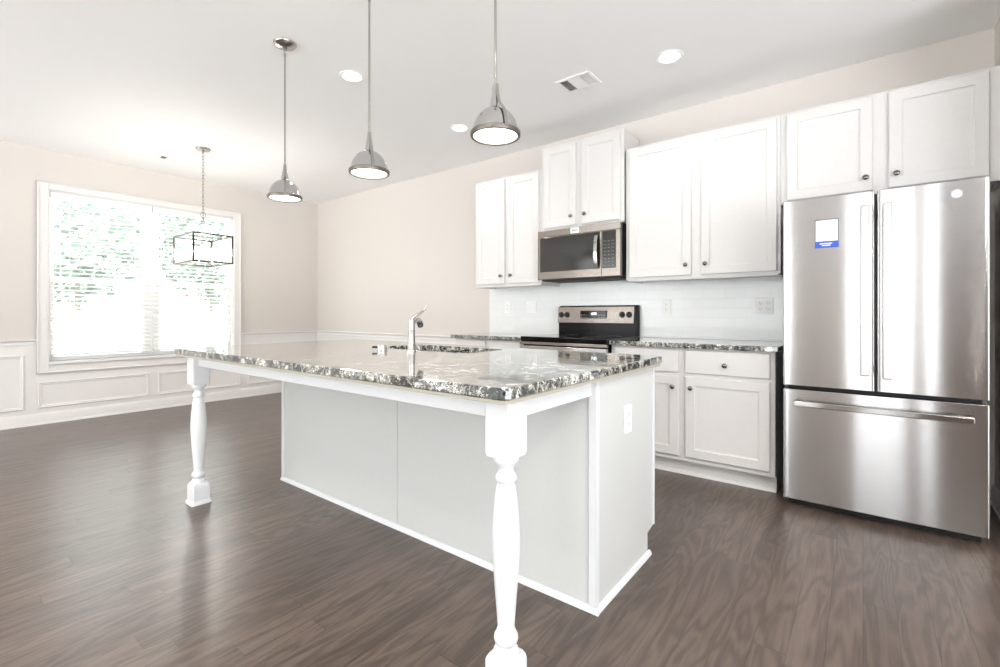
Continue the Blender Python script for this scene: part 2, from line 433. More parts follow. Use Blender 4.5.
MB().box(XW - .10, XW, WY0, WY0 + .012, WZ0, WZ1).box(XW - .10, XW, WY1 - .012, WY1, WZ0, WZ1).box(XW - .10, XW, WY0 + .012, WY1 - .012, WZ1 - .012, WZ1).obj('jamb', 'trim', win)
ymid = (WY0 + WY1) / 2
MB().box(XW - .12, XW - .055, ymid - .045, ymid + .045, WZ0, WZ1 - .012).obj('mullion', 'vinyl', win, bevel=.003)
for a, b in ((WY0 + .012, ymid - .045), (ymid + .045, WY1 - .012)):
    for z0, z1, x in ((WZ0, 1.46, XW - .085), (1.42, WZ1 - .012, XW - .115)):
        s_ = MB(); t_ = .042
        s_.box(x, x + .03, a, a + t_, z0, z1).box(x, x + .03, b - t_, b, z0, z1).box(x, x + .03, a + t_, b - t_, z0, z0 + t_).box(x, x + .03, a + t_, b - t_, z1 - t_, z1)
        so = s_.obj('sash', 'vinyl', win, bevel=.002)
        MB().box(x + .012, x + .016, a + t_ - .003, b - t_ + .003, z0 + t_ - .003, z1 - t_ + .003).obj('pane', 'glass', so, smooth=0)

def make_blind(y0, y1, label):
    ym = (y0 + y1) / 2
    t = thing('window_blind', label, 'blind', (XW - .026, ym, WZ0), 'white slatted blinds in the window')
    MB().box(XW - .052, XW - .004, y0, y1, WZ1 - .075, WZ1 - .014).obj('headrail', 'blind', t, bevel=.002)
    mb = MB(); z = .715; tilt = .006
    while z < WZ1 - .085:
        mb.prism([(XW - .050, z + tilt), (XW - .026, z + .0035), (XW - .002, z - tilt), (XW - .002, z - tilt + .0028), (XW - .026, z + .0063), (XW - .050, z + tilt + .0028)], 'y', y0 + .006, y1 - .006)
        z += .0445
    mb.obj('slats', 'blind', t, smooth=0)
    MB().box(XW - .048, XW - .004, y0 + .006, y1 - .006, .672, .694).obj('bottom_rail', 'blind', t, bevel=.003)
    mb = MB()
    for yy in (y0 + .15, y1 - .15): mb.tube([(XW - .001, yy, .69), (XW - .001, yy, WZ1 - .08)], .0014, 6).tube([(XW - .051, yy, .69), (XW - .051, yy, WZ1 - .08)], .0014, 6)
    mb.obj('ladder_cord', 'blind', t)
    MB().tube([(XW + .004, y0 + .075, 1.42), (XW + .004, y0 + .075, WZ1 - .07)], .0045, 8).obj('tilt_wand', 'plate', t)
    return t
make_blind(WY0 + .016, ymid - .006, 'white slatted blind in the half of the window away from the lantern')
make_blind(ymid + .006, WY1 - .016, 'white slatted blind in the half of the window behind the lantern')

# ------------------------------------------------------------------ outside the window
struct(MB().box(-40, XW - .3, -30, 34, -.6, -.5).obj('ground', 'lawn', smooth=0))
struct(MB().box(-15.5, -10.5, -30, 34, -.5, -.48).obj('driveway', 'concrete', smooth=0))
fe = thing('garden_fence', 'grey board fence beyond the driveway outside the window', 'fence', (-17, 2, -.5))
mb = MB()
y = -12.0
while y < 16: mb.box(-17.02, -17, y, y + .14, -.45, 1.15); y += .15
mb.obj('boards', 'fence', fe, smooth=0)
for i in range(12):
    yy = -12 + i * 2.5; MB().box(-17.12, -17.02, yy, yy + .1, -.5, 1.2).obj('post', 'fence', fe)
def tree(x, y, h, r, label):
    t = thing('garden_tree', label, 'tree', (x, y, -.5), 'trees outside the window')
    MB().tube([(x, y, -.5), (x + .1, y, h * .35), (x - .05, y + .1, h * .7)], .16, 10, rs=[.11, .08, .04]).obj('trunk', 'bark', t)
    mb = MB(); rnd = random.Random(int(x * 31 + y * 17))
    for i in range(1500):
        a, b = rnd.uniform(0, 2 * PI), rnd.uniform(-1, 1); q = r * rnd.uniform(.35, 1) ** .6
        c = Vector((x + q * math.cos(a) * math.sqrt(1 - b * b), y + q * math.sin(a) * math.sqrt(1 - b * b), h * .68 + q * b * 1.25))
        s_ = rnd.uniform(.10, .22); n = Vector((rnd.uniform(-1, 1), rnd.uniform(-1, 1), rnd.uniform(-1, 1))).normalized()
        u = n.orthogonal().normalized() * s_; v = n.cross(u).normalized() * s_ * .6
        vs = [mb.bm.verts.new(p) for p in (c - u, c + v, c + u, c - v)]; mb.bm.faces.new(vs)
    mb.obj('foliage', 'leaf', t, smooth=0)
tree(-19.5, 3.5, 5.5, 1.9, 'leafy green tree outside, seen through the window half away from the lantern')
tree(-20.0, 7.5, 5.7, 1.9, 'leafy green tree outside, seen through the window half behind the lantern')

# ------------------------------------------------------------------ cabinets
KY = YK
def knob_on(parent, x, y, z):
    MB().lathe((x, y, z), [(.009, 0), (.008, .003), (.0055, .006), (.0055, .014), (.012, .018), (.0155, .022), (.0155, .026), (.011, .030), (0, .0315)], 20, 'y').obj('knob', 'knob', parent)
def cab_box(mb, x0, x1, yf, z0, z1): return mb.box(x0, x1, yf, KY - .002, z0, z1)

def wall_cabinet(label, x0, x1, z0, z1, doors, yf=3.55, group='white wall cabinets'):
    t = thing('wall_cabinet', label, 'cabinet', ((x0 + x1) / 2, KY, z0), group)
    MB().box(x0, x1, yf, KY - .002, z0 + .012, z1).box(x0, x1, yf, yf + .02, z0, z0 + .012).box(x0, x0 + .018, yf, KY - .002, z0, z0 + .012).box(x1 - .018, x1, yf, KY - .002, z0, z0 + .012).obj('body', 'cabinet', t, bevel=.0015)
    for a, b, kx, kz in doors:
        d = MB().panel_door(a, b, yf - .021, z0 + .028, z1 - .02).obj('door', 'cabinet', t, smooth=0)
        if kx is not None: knob_on(d, kx, yf - .021, kz)
    return t
wall_cabinet('white two-door wall cabinet at the open end of the run beside the microwave', -3.06, -2.279, 1.355, 2.395, [(-3.03, -2.685, -2.72, 1.458), (-2.64, -2.30, -2.60, 1.458)])
wall_cabinet('raised shorter white two-door cabinet directly above the microwave', -2.278, -1.502, 1.825, 2.575, [(-2.245, -1.925, -1.965, 1.932), (-1.87, -1.53, -1.835, 1.932)])
wall_cabinet('tall white two-door wall cabinet between the microwave and the refrigerator', -1.484, -.426, 1.352, 2.402, [(-1.455, -.985, -1.019, 1.455), (-.917, -.445, -.885, 1.455)])
wall_cabinet('wide short white cabinet directly above the refrigerator', -.424, .598, 1.80, 2.402, [(-.39, .045, .012, 1.905), (.118, .528, .152, 1.905)])

CT0, CT1 = .868, .902
def base_cabinet(label, x0, x1, cols):
    yf = 3.265
    t = thing('base_cabinet', label, 'cabinet', ((x0 + x1) / 2, KY, 0), 'white base cabinets')
    mb = MB().box(x0, x1, yf, KY - .002, .105, CT0 - .001); mb.obj('body', 'cabinet', t, bevel=.0015)
    MB().box(x0, x1, 3.325, KY - .03, 0, .105).obj('toe_kick', 'cabinet', t)
    MB().prism([(3.309, 0), (3.325, 0), (3.325, .02), (3.316, .018)], 'x', x0, x1).obj('shoe_moulding', 'cabinet', t)
    for a, b, kx in cols:
        d = MB().panel_door(a, b, yf - .02, .705, .855, stile=.012, bev=.006, deep=-.0) if False else MB().box(a, b, yf - .02, yf, .702, .855)
        d = d.obj('drawer', 'cabinet', t, bevel=.005, seg=3); knob_on(d, (a + b) / 2, yf - .02, .768)
        d = MB().panel_door(a, b, yf - .021, .138, .678).obj('door', 'cabinet', t, smooth=0); knob_on(d, kx, yf - .021, .605)
    return t
base_cabinet('white base cabinet with two drawers and two doors beside the refrigerator', -1.478, -.42, [(-1.45, -.988, -1.022), (-.943, -.446, -.905)])
base_cabinet('white base cabinet mostly hidden behind the island, on the far side of the stove', -3.06, -2.272, [(-3.03, -2.69, -2.72), (-2.645, -2.30, -2.61)])

def counter(label, x0, x1):
    o = MB().box(x0, x1, 3.225, KY - .002, CT0, CT1).obj('countertop', 'granite', None, bevel=.006, seg=3)
    return tag(o, label, 'countertop')
counter('granite countertop on the wall cabinets between stove and refrigerator', -1.484, -.398)
counter('short granite countertop at the far side of the stove', -3.10, -2.268)
bs = MB().box(-3.137, -.372, KY - .010, KY - .0005, CT1, 1.42).obj('backsplash', 'tile', None, smooth=0)
bs['kind'] = 'structure'; bs.name = 'wall_backsplash'
MB().box(-1.484, -.398, KY - .022, KY - .010, CT1 + .0005, CT1 + .02).obj('trim_7', 'tile', None, bevel=.002)['kind'] = 'structure'

def outlet(x, z, gang, kind, label, plane='y', base=None, cat='outlet'):
    wd = .072 if gang == 1 else .118; hh = .058
    yb = KY - .010 if base is None else base
    t = thing('wall_outlet' if kind == 'outlet' else 'light_switch', label, cat, ((x, yb, z) if plane == 'y' else (yb, x, z)), 'white wall plates')
    def B(mb, u0, u1, h0, h1, z0, z1):
        return mb.box(u0, u1, yb - h1, yb - h0, z0, z1) if plane == 'y' else mb.box(yb + h0, yb + h1, u0, u1, z0, z1)
    B(MB(), x - wd / 2, x + wd / 2, .0, .006, z - hh, z + hh).obj('plate', 'plate', t, bevel=.002)
    cs = [x] if gang == 1 else [x - .023, x + .023]
    for c in cs:
        if kind == 'outlet':
            for dz in (-.02, .02):
                f = B(MB(), c - .016, c + .016, .006, .0085, z + dz - .014, z + dz + .014).obj('socket', 'plate', t, bevel=.004)
                m = MB(); B(m, c - .008, c - .0055, .0085, .009, z + dz - .004, z + dz + .006); B(m, c + .0055, c + .008, .0085, .009, z + dz - .004, z + dz + .005); B(m, c - .002, c + .002, .0085, .009, z + dz - .011, z + dz - .007)
                m.obj('slots', 'plate_dark', f)
        else:
            B(MB(), c - .0165, c + .0165, .006, .010, z - .033, z + .033).obj('rocker', 'plate', t, bevel=.002)
    return t
outlet(-2.893, 1.165, 1, 'outlet', 'small white outlet on the tiles at the open end of the backsplash')
outlet(-2.60, 1.165, 2, 'switch', 'wider white switch plate on the tiles just left of the stove', cat='switch')
outlet(-1.271, 1.155, 1, 'outlet', 'small white outlet on the tiles just right of the stove')
outlet(-.565, 1.155, 2, 'outlet', 'wide white outlet plate on the tiles beside the refrigerator')

# ------------------------------------------------------------------ stove
st = thing('electric_range', 'freestanding stainless and black electric stove between the wall counters', 'stove', (-1.876, 3.5, 0))
rx0, rx1 = -2.262, -1.490
MB().box(rx0, rx1, 3.24, 3.86, .03, .871).obj('body', 'black', st, bevel=.003)
MB().box(rx0 - .004, rx1 + .004, 3.205, 3.82, .872, .912).obj('cooktop', 'black_glass', st, bevel=.006, seg=3)
for cx, cy, r in ((-2.06, 3.38, .115), (-1.68, 3.38, .09), (-2.06, 3.66, .075), (-1.68, 3.66, .1)):
    m = MB()
    for q in (r,): m.rings([[(cx + (q + dr) * math.cos(2*PI*i/48), cy + (q + dr) * math.sin(2*PI*i/48), .9125) for i in range(48)] for dr in (0, -.0016)], False, False)
    m.obj('burner_ring', 'ink_grey', st, smooth=0)
MB().prism([(3.80, .905), (3.866, .905), (3.866, 1.172), (3.826, 1.172), (3.812, 1.16), (3.80, 1.01)], 'x', rx0 + .012, rx1 - .004).obj('backguard', 'black', st, bevel=.004)
MB().prism([(3.792, 1.016), (3.803, 1.014), (3.822, 1.158), (3.817, 1.162), (3.808, 1.162)], 'x', rx0 + .004, rx1 - .03).obj('control_panel', 'steel_dark', st, bevel=.003, uv=True)
def on_panel(z): return 3.792 + (z - 1.016) * (3.808 - 3.792) / (1.162 - 1.016)
zc = 1.09; yp = on_panel(zc)
for kx in (-2.222, -2.16, -1.625, -1.563):
    k = MB().lathe((kx, yp, zc), [(.026, -.002), (.026, .004), (.020, .006), (.018, .022), (.015, .026), (0, .0265)], 24, 'y').obj('control_knob', 'dark_plastic', st)
    MB().box(kx - .003, kx + .003, yp - .030, yp - .024, zc - .016, zc + .016).obj('grip', 'dark_plastic', k, bevel=.001)
dsp = MB().box(-2.02, -1.765, yp - .008, yp + .01, zc - .032, zc + .036).obj('display', 'black_glass', st, bevel=.003)
dd = MB()
for i, ch in enumerate(('1', '2', '0', '0')):
    x = -1.918 + i * .016
    segs = {'1': 'bc', '2': 'abged', '0': 'abcdef'}[ch]
    P = {'a': (0, 1, .008, 0), 'g': (0, .5, .008, 0), 'd': (0, 0, .008, 0), 'b': (1, .5, 0, 1), 'c': (1, 0, 0, 1), 'f': (0, .5, 0, 1), 'e': (0, 0, 0, 1)}
    for q in segs:
        a, b, h, v = P[q]
        if v: dd.box(x + a * .009 - .001, x + a * .009 + .001, yp - .0095, yp - .0085, zc + b * .018, zc + b * .018 + .009)
        else: dd.box(x, x + .009, yp - .0095, yp - .0085, zc + b * .018 - .001, zc + b * .018 + .001)
dd.obj('clock_digits', 'clock', dsp, smooth=0)
for x_ in (-2.01, -1.845):
    bt = MB()
    for r_ in range(2):
        for c_ in range(5): bt.box(x_ + c_ * .015, x_ + c_ * .015 + .008, yp - .009, yp - .0085, zc - .024 + r_ * .02, zc - .021 + r_ * .02)
    bt.obj('touch_key_print', 'ink_grey', dsp, smooth=0)
MB().box(rx0, rx1, 3.205, 3.239, .845, .871).obj('front_trim', 'steel_dark', st, bevel=.004, uv=True)
od = MB().box(rx0 + .003, rx1 - .003, 3.20, 3.242, .27, .838).obj('oven_door', 'steel', st, bevel=.005, uv=True)
MB().box(rx0 + .10, rx1 - .10, 3.197, 3.201, .36, .70).obj('oven_window', 'black_glass', od, bevel=.001)
MB().tube([(rx0 + .05, 3.155, .79), (rx1 - .05, 3.155, .79)], .012, 14).box(rx0 + .06, rx0 + .08, 3.155, 3.20, .78, .80).box(rx1 - .08, rx1 - .06, 3.155, 3.20, .78, .80).obj('oven_handle', 'steel', od, uv=True)
MB().box(rx0 + .003, rx1 - .003, 3.205, 3.242, .09, .262).obj('storage_drawer', 'steel', st, bevel=.005, uv=True)
for fx in (rx0 + .05, rx1 - .05):
    for fy in (3.29, 3.8): MB().lathe((fx, fy, 0), [(.018, 0), (.018, .012), (.01, .014), (.01, .032)], 12).obj('foot', 'black', st)

# ------------------------------------------------------------------ microwave
mw = thing('microwave_oven', 'stainless over-the-range microwave hung above the stove', 'microwave', (-1.88, 3.7, 1.395))
mx0, mx1, mz0, mz1, mf = -2.272, -1.502, 1.397, 1.822, 3.475
MB().box(mx0, mx1, mf + .04, KY - .012, mz0, mz1).obj('body', 'dark_plastic', mw, bevel=.003)
MB().box(mx0 + .02, mx1 - .02, mf + .05, KY - .05, mz0 - .012, mz0).obj('bottom_grille', 'toe', mw, bevel=.003)
pw = .16
MB().box(mx0, mx1, mf + .004, mf + .04, mz1 - .055, mz1).obj('top_trim', 'steel_dark', mw, bevel=.003, uv=True)
dr = MB().box(mx0, mx1 - pw, mf, mf + .04, mz0, mz1 - .057).obj('door', 'steel_dark', mw, bevel=.004, uv=True)
MB().box(mx0 + .028, mx1 - pw - .012, mf - .002, mf + .002, mz0 + .065, mz1 - .062).obj('door_window', 'mw_glass', dr, bevel=.001)
MB().prism([(mf - .004, mz0 + .09), (mf - .022, mz0 + .075), (mf - .036, mz0 + .11), (mf - .044, mz0 + .19), (mf - .044, mz0 + .21), (mf - .036, mz0 + .29), (mf - .022, mz0 + .335), (mf - .004, mz0 + .32), (mf - .004, mz0 + .30), (mf - .016, mz0 + .305), (mf - .024, mz0 + .27), (mf - .030, mz0 + .20), (mf - .024, mz0 + .13), (mf - .016, mz0 + .105), (mf - .004, mz0 + .105)], 'x', mx1 - pw - .052, mx1 - pw - .022).obj('handle', 'chrome', dr, bevel=.004)
pn = MB().box(mx1 - pw + .002, mx1, mf, mf + .04, mz0, mz1 - .057).obj('control_panel', 'steel_dark', mw, bevel=.004, uv=True)
MB().box(mx1 - pw + .008, mx1 - .035, mf - .002, mf + .002, mz0 + .065, mz1 - .062).obj('keypad_glass', 'mw_glass', pn, bevel=.001)
m = MB()
for r_ in range(8):
    for c_ in range(3): m.box(mx1 - pw + .022 + c_ * .034, mx1 - pw + .040 + c_ * .034, mf - .0028, mf - .002, mz0 + .085 + r_ * .028, mz0 + .089 + r_ * .028)
m.obj('key_lettering', 'plate_dark', pn, smooth=0)
lab = MB().box(-1.945, -1.865, mf + .001, mf + .004, mz1 - .05, mz1 - .004).obj('brand_label', 'sticker_white', mw, bevel=.001)
m = MB()
for i, (a, b) in enumerate(((-1.928, -1.920), (-1.917, -1.911), (-1.908, -1.901), (-1.898, -1.892), (-1.889, -1.882))): m.box(a, b, mf + .0004, mf + .001, mz1 - .030, mz1 - (.020 if i else .017))
m.obj('label_print', 'sticker_dark', lab, smooth=0)

# ------------------------------------------------------------------ refrigerator
fx0, fx1, ff = -.364, .470, 3.13
fr = thing('refrigerator', 'stainless french-door refrigerator with a bottom freezer drawer', 'refrigerator', ((fx0 + fx1) / 2, 3.4, 0))
MB().box(fx0 + .004, fx1 - .004, ff + .055, 3.80, .035, 1.735).obj('body', 'fridge_body', fr, bevel=.004)
MB().box(fx0 + .02, fx1 - .02, ff + .07, 3.74, .0, .05).obj('base_grille', 'shade', fr)
MB().box(fx0 + .02, fx1 - .02, ff + .045, ff + .06, .665, .69).obj('gasket_gap', 'shade', fr)
for hx in (fx0 + .02, fx1 - .09): MB().box(hx, hx + .07, ff + .06, ff + .14, 1.735, 1.752).obj('hinge_cover', 'fridge_body', fr, bevel=.004)
def crowned(a, b, z0, z1, bulge=.0025, n=40, r=.007):
    # slab door whose front is gently crowned side to side with rounded vertical edges
    pts = []
    eg = [0, .0006, .0015, .003, .005, .007]
    xs_ = [a + e for e in eg] + [a + .007 + (b - a - .014) * i / n for i in range(1, n)] + [b - e for e in eg[::-1]]
    for x in xs_:
        k = (x - a) / (b - a)
        d = min(x - a, b - x); e = 0 if d > r else (r - math.sqrt(max(0, r * r - (r - d) ** 2)))
        pts.append((x, ff + bulge * (2 * k - 1) ** 2 * .5 + e))
    pts += [(b, ff + .052), (a, ff + .052)]
    return MB().prism(pts, 'z', z0, z1)
xm = (fx0 + fx1) / 2
dl = crowned(fx0, xm - .005, .692, 1.742).obj('door', 'steel', fr, bevel=.003, uv=True, smooth=30)
dr = crowned(xm + .005, fx1, .692, 1.742).obj('door', 'steel', fr, bevel=.003, uv=True, smooth=30)
fz = crowned(fx0, fx1, .045, .670, .004).obj('freezer_drawer', 'steel', fr, bevel=.003, uv=True, smooth=30)
def bar_handle_v(x, z0, z1, par):
    MB().prism([(x - .019, ff - .040), (x + .019, ff - .040), (x + .019, ff - .052), (x - .019, ff - .052)], 'z', z0, z1).box(x - .014, x + .014, ff - .042, ff + .004, z0 + .02, z0 + .06).box(x - .014, x + .014, ff - .042, ff + .004, z1 - .06, z1 - .02).obj('handle', 'steel_bar', par, bevel=.005, uv=True)
bar_handle_v(xm - .045, .775, 1.665, dl)
bar_handle_v(xm + .045, .765, 1.665, dr)
n = 20; top = []
hx0, hx1 = fx0 + .055, fx1 - .055
rs = []
for i in range(n + 1):
    k = i / n; x = hx0 + (hx1 - hx0) * k; y = ff - .052 + .010 * (2 * k - 1) ** 2
    rs.append([(x, y, .582), (x, y + .014, .582), (x, y + .014, .612), (x, y, .612)])
m = MB().rings(rs)
for x in (hx0 + .05, hx1 - .05): m.box(x - .02, x + .02, ff - .04, ff + .006, .590, .606)
m.obj('drawer_handle', 'steel_bar', fz, bevel=.004, uv=True)
# paper energy-style label on the left door, blue bottom band
sx0, sx1, sz0, sz1 = -.211, -.104, 1.462, 1.618
sy = ff + .0002
stk = MB().box(sx0, sx1, sy - .0030, sy - .0022, sz0, sz1).obj('sticker', 'sticker_dark', dl)
stk['label'] = 'white paper sticker with a blue band and dark border'
MB().box(sx0 + .004, sx1 - .004, sy - .0034, sy - .0029, sz0 + .036, sz1 - .005).obj('paper', 'sticker_white', stk)
MB().box(sx0, sx1, sy - .0036, sy - .0029, sz0, sz0 + .034).obj('blue_band', 'sticker_blue', stk)
m = MB()
for i, (a, b) in enumerate(((.016, .088), (.02, .08), (.016, .085), (.02, .07), (.016, .088), (.02, .076))): m.box(sx0 + a, sx0 + b, sy - .0037, sy - .0033, sz0 + .052 + i * .015, sz0 + .0545 + i * .015)
m.obj('text_lines', 'ink_grey', stk)
MB().box(sx0 + .022, sx1 - .028, sy - .0040, sy - .0035, sz0 + .020, sz0 + .025).box(sx0 + .032, sx1 - .036, sy - .0040, sy - .0035, sz0 + .010, sz0 + .015).obj('white_print', 'sticker_white', stk)
# round badge
bx, bz, by = .357, 1.678, ff + .0016
bd = MB().lathe((bx, by, bz), [(.020, 0), (.020, .003), (.0185, .0042), (.0165, .0036), (0, .0036)], 36, 'y').obj('badge', 'plate', dr)
bd['label'] = 'small round monogram badge'
m = MB()
def arc(cx, cz, r, a0, a1, k=14): return [(cx + r * math.cos(math.radians(a0 + (a1 - a0) * i / k)), by - .0045, cz + r * math.sin(math.radians(a0 + (a1 - a0) * i / k))) for i in range(k + 1)]
m.tube(arc(bx, bz, .0158, 0, 350, 40), .0008, 6)
m.tube(arc(bx - .005, bz + .001, .006, 60, 330), .0010, 6).tube([(bx - .0015, by - .0045, bz - .001), (bx - .001, by - .0045, bz - .009), (bx - .006, by - .0045, bz - .008)], .0009, 6)
m.tube(arc(bx + .006, bz + .0035, .0038, 40, 270), .0009, 6).tube(arc(bx + .006, bz - .0035, .0042, 110, 320), .0009, 6)
m.obj('monogram', 'sticker_dark', bd)

# ------------------------------------------------------------------ island
IX0, IX1, IY0, IY1 = -3.14, -.738, .98, 2.205
BX0, BX1, BY0, BY1 = -3.045, -.776, 1.575, 2.175
isl = thing('kitchen_island', 'white panelled kitchen island base with turned legs under the overhang', 'island', ((BX0 + BX1) / 2, BY0, 0))
# base carcass with toe-kick notch on the far side; open top where the sink hangs
m = MB()
m.prism([(BY0, 0), (2.10, 0), (2.10, .10), (BY1, .115), (BY1, .856), (BY0, .856)], 'x', BX1 - .02, BX1)
m.prism([(BY0, 0), (2.10, 0), (2.10, .10), (BY1, .115), (BY1, .856), (BY0, .856)], 'x', BX0, BX0 + .02)
m.box(BX0 + .02, BX1 - .02, BY0 + .008, BY0 + .026, 0, .856)
m.box(BX0 + .02, BX1 - .02, 2.08, 2.10, 0, .10)
m.box(BX0 + .02, BX1 - .02, BY1 - .02, BY1, .10, .856)
m.box(BX0 + .02, BX1 - .02, BY0 + .026, BY1 - .02, .10, .118)
m.obj('carcass', 'island', isl, bevel=.001)
sm = -1.887
for a, b in ((BX0 + .022, sm - .002), (sm + .002, BX1 - .028)):
    MB().box(a, b, BY0 + .001, BY0 + .008, .0, .856).obj('panel', 'island', isl, bevel=.0012)
MB().box(sm - .0018, sm + .0018, BY0 + .0045, BY0 + .008, .02, .856).obj('seam_strip', 'leg', isl)
for q in (MB().box(BX1 - .026, BX1 + .002, BY0 - .006, BY0 + .004, .0, .856).box(BX1 + .002, BX1 + .006, BY0 - .006, BY0 + .020, .0, .856), MB().box(BX0 - .004, BX0 + .022, BY0 - .006, BY0 + .004, .0, .856), MB().box(BX1 - .001, BX1 + .006, BY1 - .014, BY1 + .002, .118, .856)):
    q.obj('corner_trim', 'leg', isl, bevel=.002)
def shoe(y): return [(y, 0), (y - .014, 0), (y - .013, .010), (y - .007, .019), (y, .021)]
MB().prism([(a, b) for a, b in shoe(BY0 + .001)], 'x', BX0 - .004, BX1 + .016).prism([(BX1 + (BY0 - a), b) for a, b in shoe(BY0)], 'y', BY0 - .012, 2.115).obj('shoe_moulding', 'leg', isl)
# drawers/doors on the working side
for a, b in ((-3.02, -2.40), (-2.37, -1.93), (-1.90, -1.46), (-1.43, -.80)):
    d = MB(); d.box(a, b, BY1, BY1 + .018, .702, .845); dd_ = d.obj('false_drawer', 'cabinet', isl, bevel=.004)
    d = MB(); d.box(a, b, BY1, BY1 + .018, .135, .682).obj('door', 'cabinet', isl, bevel=.004)
# aprons
for nm, bxs in (('apron', (IX0 + .12, IX1 - .12, 1.068, 1.09, .797, .857)), ('apron', (-.812, -.79, 1.13, BY0 - .004, .797, .857)), ('apron', (-3.085, -3.063, 1.13, BY0 - .004, .797, .857))):
    MB().box(*bxs).obj(nm, 'leg', isl, bevel=.0015)
sub = MB()
sub.box(IX0 + .008, IX1 - .008, .988, 1.60, .857, .868).box(IX0 + .008, BX0 + .05, 1.60, BY1 + .006, .857, .868).box(BX1 - .05, IX1 - .008, 1.60, BY1 + .006, .857, .868)
sub.obj('subtop', 'subtop', isl, bevel=.001)
# turned legs
def leg(cx, cy):
    hw = .0455
    m = MB()
    c = .006
    def sq(h, z): 
        k = min(c, h * .3)
        return [(cx-h+k,cy-h,z),(cx+h-k,cy-h,z),(cx+h,cy-h+k,z),(cx+h,cy+h-k,z),(cx+h-k,cy+h,z),(cx-h+k,cy+h,z),(cx-h,cy+h-k,z),(cx-h,cy-h+k,z)]
    m.rings([sq(hw, .857), sq(hw, .700), sq(hw * .93, .690)])
    prof = [(.034, .694), (.036, .688), (.0375, .682), (.037, .677), (.030, .668), (.0235, .655), (.022, .648), (.024, .641), (.028, .636), (.031, .630), (.0315, .624), (.029, .617), (.026, .612), (.0255, .609),
            (.028, .600), (.034, .560), (.0385, .510), (.0405, .460), (.040, .410), (.0365, .350), (.031, .280), (.0265, .225), (.0245, .196), (.0245, .188), (.0275, .186), (.0275, .181), (.030, .178), (.0345, .171), (.0355, .163), (.0335, .154), (.029, .149), (.026, .147), (.026, .143), (.031, .139), (.035, .132), (.037, .126), (.037, .122), (.040, .117), (.040, .108)]
    m.lathe((cx, cy, 0), prof, 40)
    m.rings([sq(hw * .82, .1195), sq(hw * .97, .107), sq(hw, .100), sq(hw, .022), sq(hw * 1.12, .016), sq(hw * 1.18, .0)])
    return m.obj('turned_leg', 'leg', isl, smooth=35)
leg(-.818, 1.085); leg(-3.065, 1.085)

# granite top with sink cut-out (rounded corners on plan)
HX0, HX1, HY0, HY1 = -2.28, -1.55, 1.715, 2.06
def rrect(x0, x1, y0, y1, r, k=6):
    out = []
    for cx, cy, a0 in ((x1 - r, y1 - r, 0), (x0 + r, y1 - r, 90), (x0 + r, y0 + r, 180), (x1 - r, y0 + r, 270)):
        for i in range(k + 1):
            a = math.radians(a0 + 90 * i / k); out.append((cx + r * math.cos(a), cy + r * math.sin(a)))
    return out
def ring_at(pts, z): return [(x, y, z) for x, y in pts]
o0 = rrect(IX0, IX1, IY0, IY1, .03); o1 = rrect(IX0 + .006, IX1 - .006, IY0 + .006, IY1 - .006, .026); i0 = rrect(HX0, HX1, HY0, HY1, .05)
o2 = rrect(IX0 + .0018, IX1 - .0018, IY0 + .0018, IY1 - .0018, .028)
m = MB()
m.rings([ring_at(i0, CT1), ring_at(o1, CT1), ring_at(o2, CT1 - .002), ring_at(o0, CT1 - .007), ring_at(o0, CT0 + .005), ring_at(o1, CT0), ring_at(i0, CT0)], closed=True)
tag(m.obj('island_countertop', 'granite', None, smooth=12), 'large polished speckled granite slab on the kitchen island', 'countertop')
# sink
sk = thing('kitchen_sink', 'stainless undermount sink sunk in the island granite top', 'sink', ((HX0 + HX1) / 2, (HY0 + HY1) / 2, CT0))
m = MB()
xm_ = (HX0 + HX1) / 2
for a, b in ((HX0 - .004, xm_ - .012), (xm_ + .012, HX1 + .004)):
    R = [rrect(a, b, HY0 - .004, HY1 + .004, .05), rrect(a + .004, b - .004, HY0, HY1, .05), rrect(a + .02, b - .02, HY0 + .016, HY1 - .016, .06)]
    ob = rrect(a - .001, b + .001, HY0 - .006, HY1 + .006, .05)
    m.rings([ring_at(ob, CT0 - .0005), ring_at(R[0], CT0 - .0005), ring_at(R[1], CT0 - .02), ring_at(R[1], .72), ring_at(R[2], .70)], cap0=False)
m.obj('bowl', 'steel', sk, uv=True)
for cx in ((HX0 + xm_) / 2, (xm_ + HX1) / 2): MB().lathe((cx, (HY0 + HY1) / 2, .70), [(.045, 0), (.045, .003), (.035, .003), (.03, .0005), (0, .0005)], 24).obj('drain', 'chrome', sk)
# faucet
fxx, fyy = -1.868, 1.655
fc = thing('faucet', 'chrome single-lever faucet standing on the island beside the sink', 'faucet', (fxx, fyy, CT1))
MB().lathe((fxx, fyy, CT1), [(.026, 0), (.026, .004), (.0225, .008), (.0205, .012), (.0185, .06), (.0178, .11), (.0182, .112), (.0182, .116), (.0178, .118), (.0178, .158), (.0165, .168), (.010, .172), (0, .173)], 32).obj('body', 'nickel', fc)
dx, dy = -.55, .835
sp = []
for k, (q, z) in enumerate(((.0, .135), (.03, .150), (.07, .160), (.11, .163), (.15, .158), (.18, .146), (.195, .13))): sp.append((fxx + dx * q, fyy + dy * q, CT1 + z))
MB().tube(sp, .014, 16, rs=[.013, .013, .0135, .014, .0165, .018, .017]).obj('spout', 'nickel', fc)
lv = MB().tube([(fxx, fyy, CT1 + .168), (fxx + .012, fyy + .012, CT1 + .186), (fxx + .035, fyy + .03, CT1 + .203), (fxx + .052, fyy + .045, CT1 + .220), (fxx + .058, fyy + .05, CT1 + .240)], .006, 12, rs=[.010, .0075, .006, .0055, .004])
lv.obj('lever', 'chrome', fc)
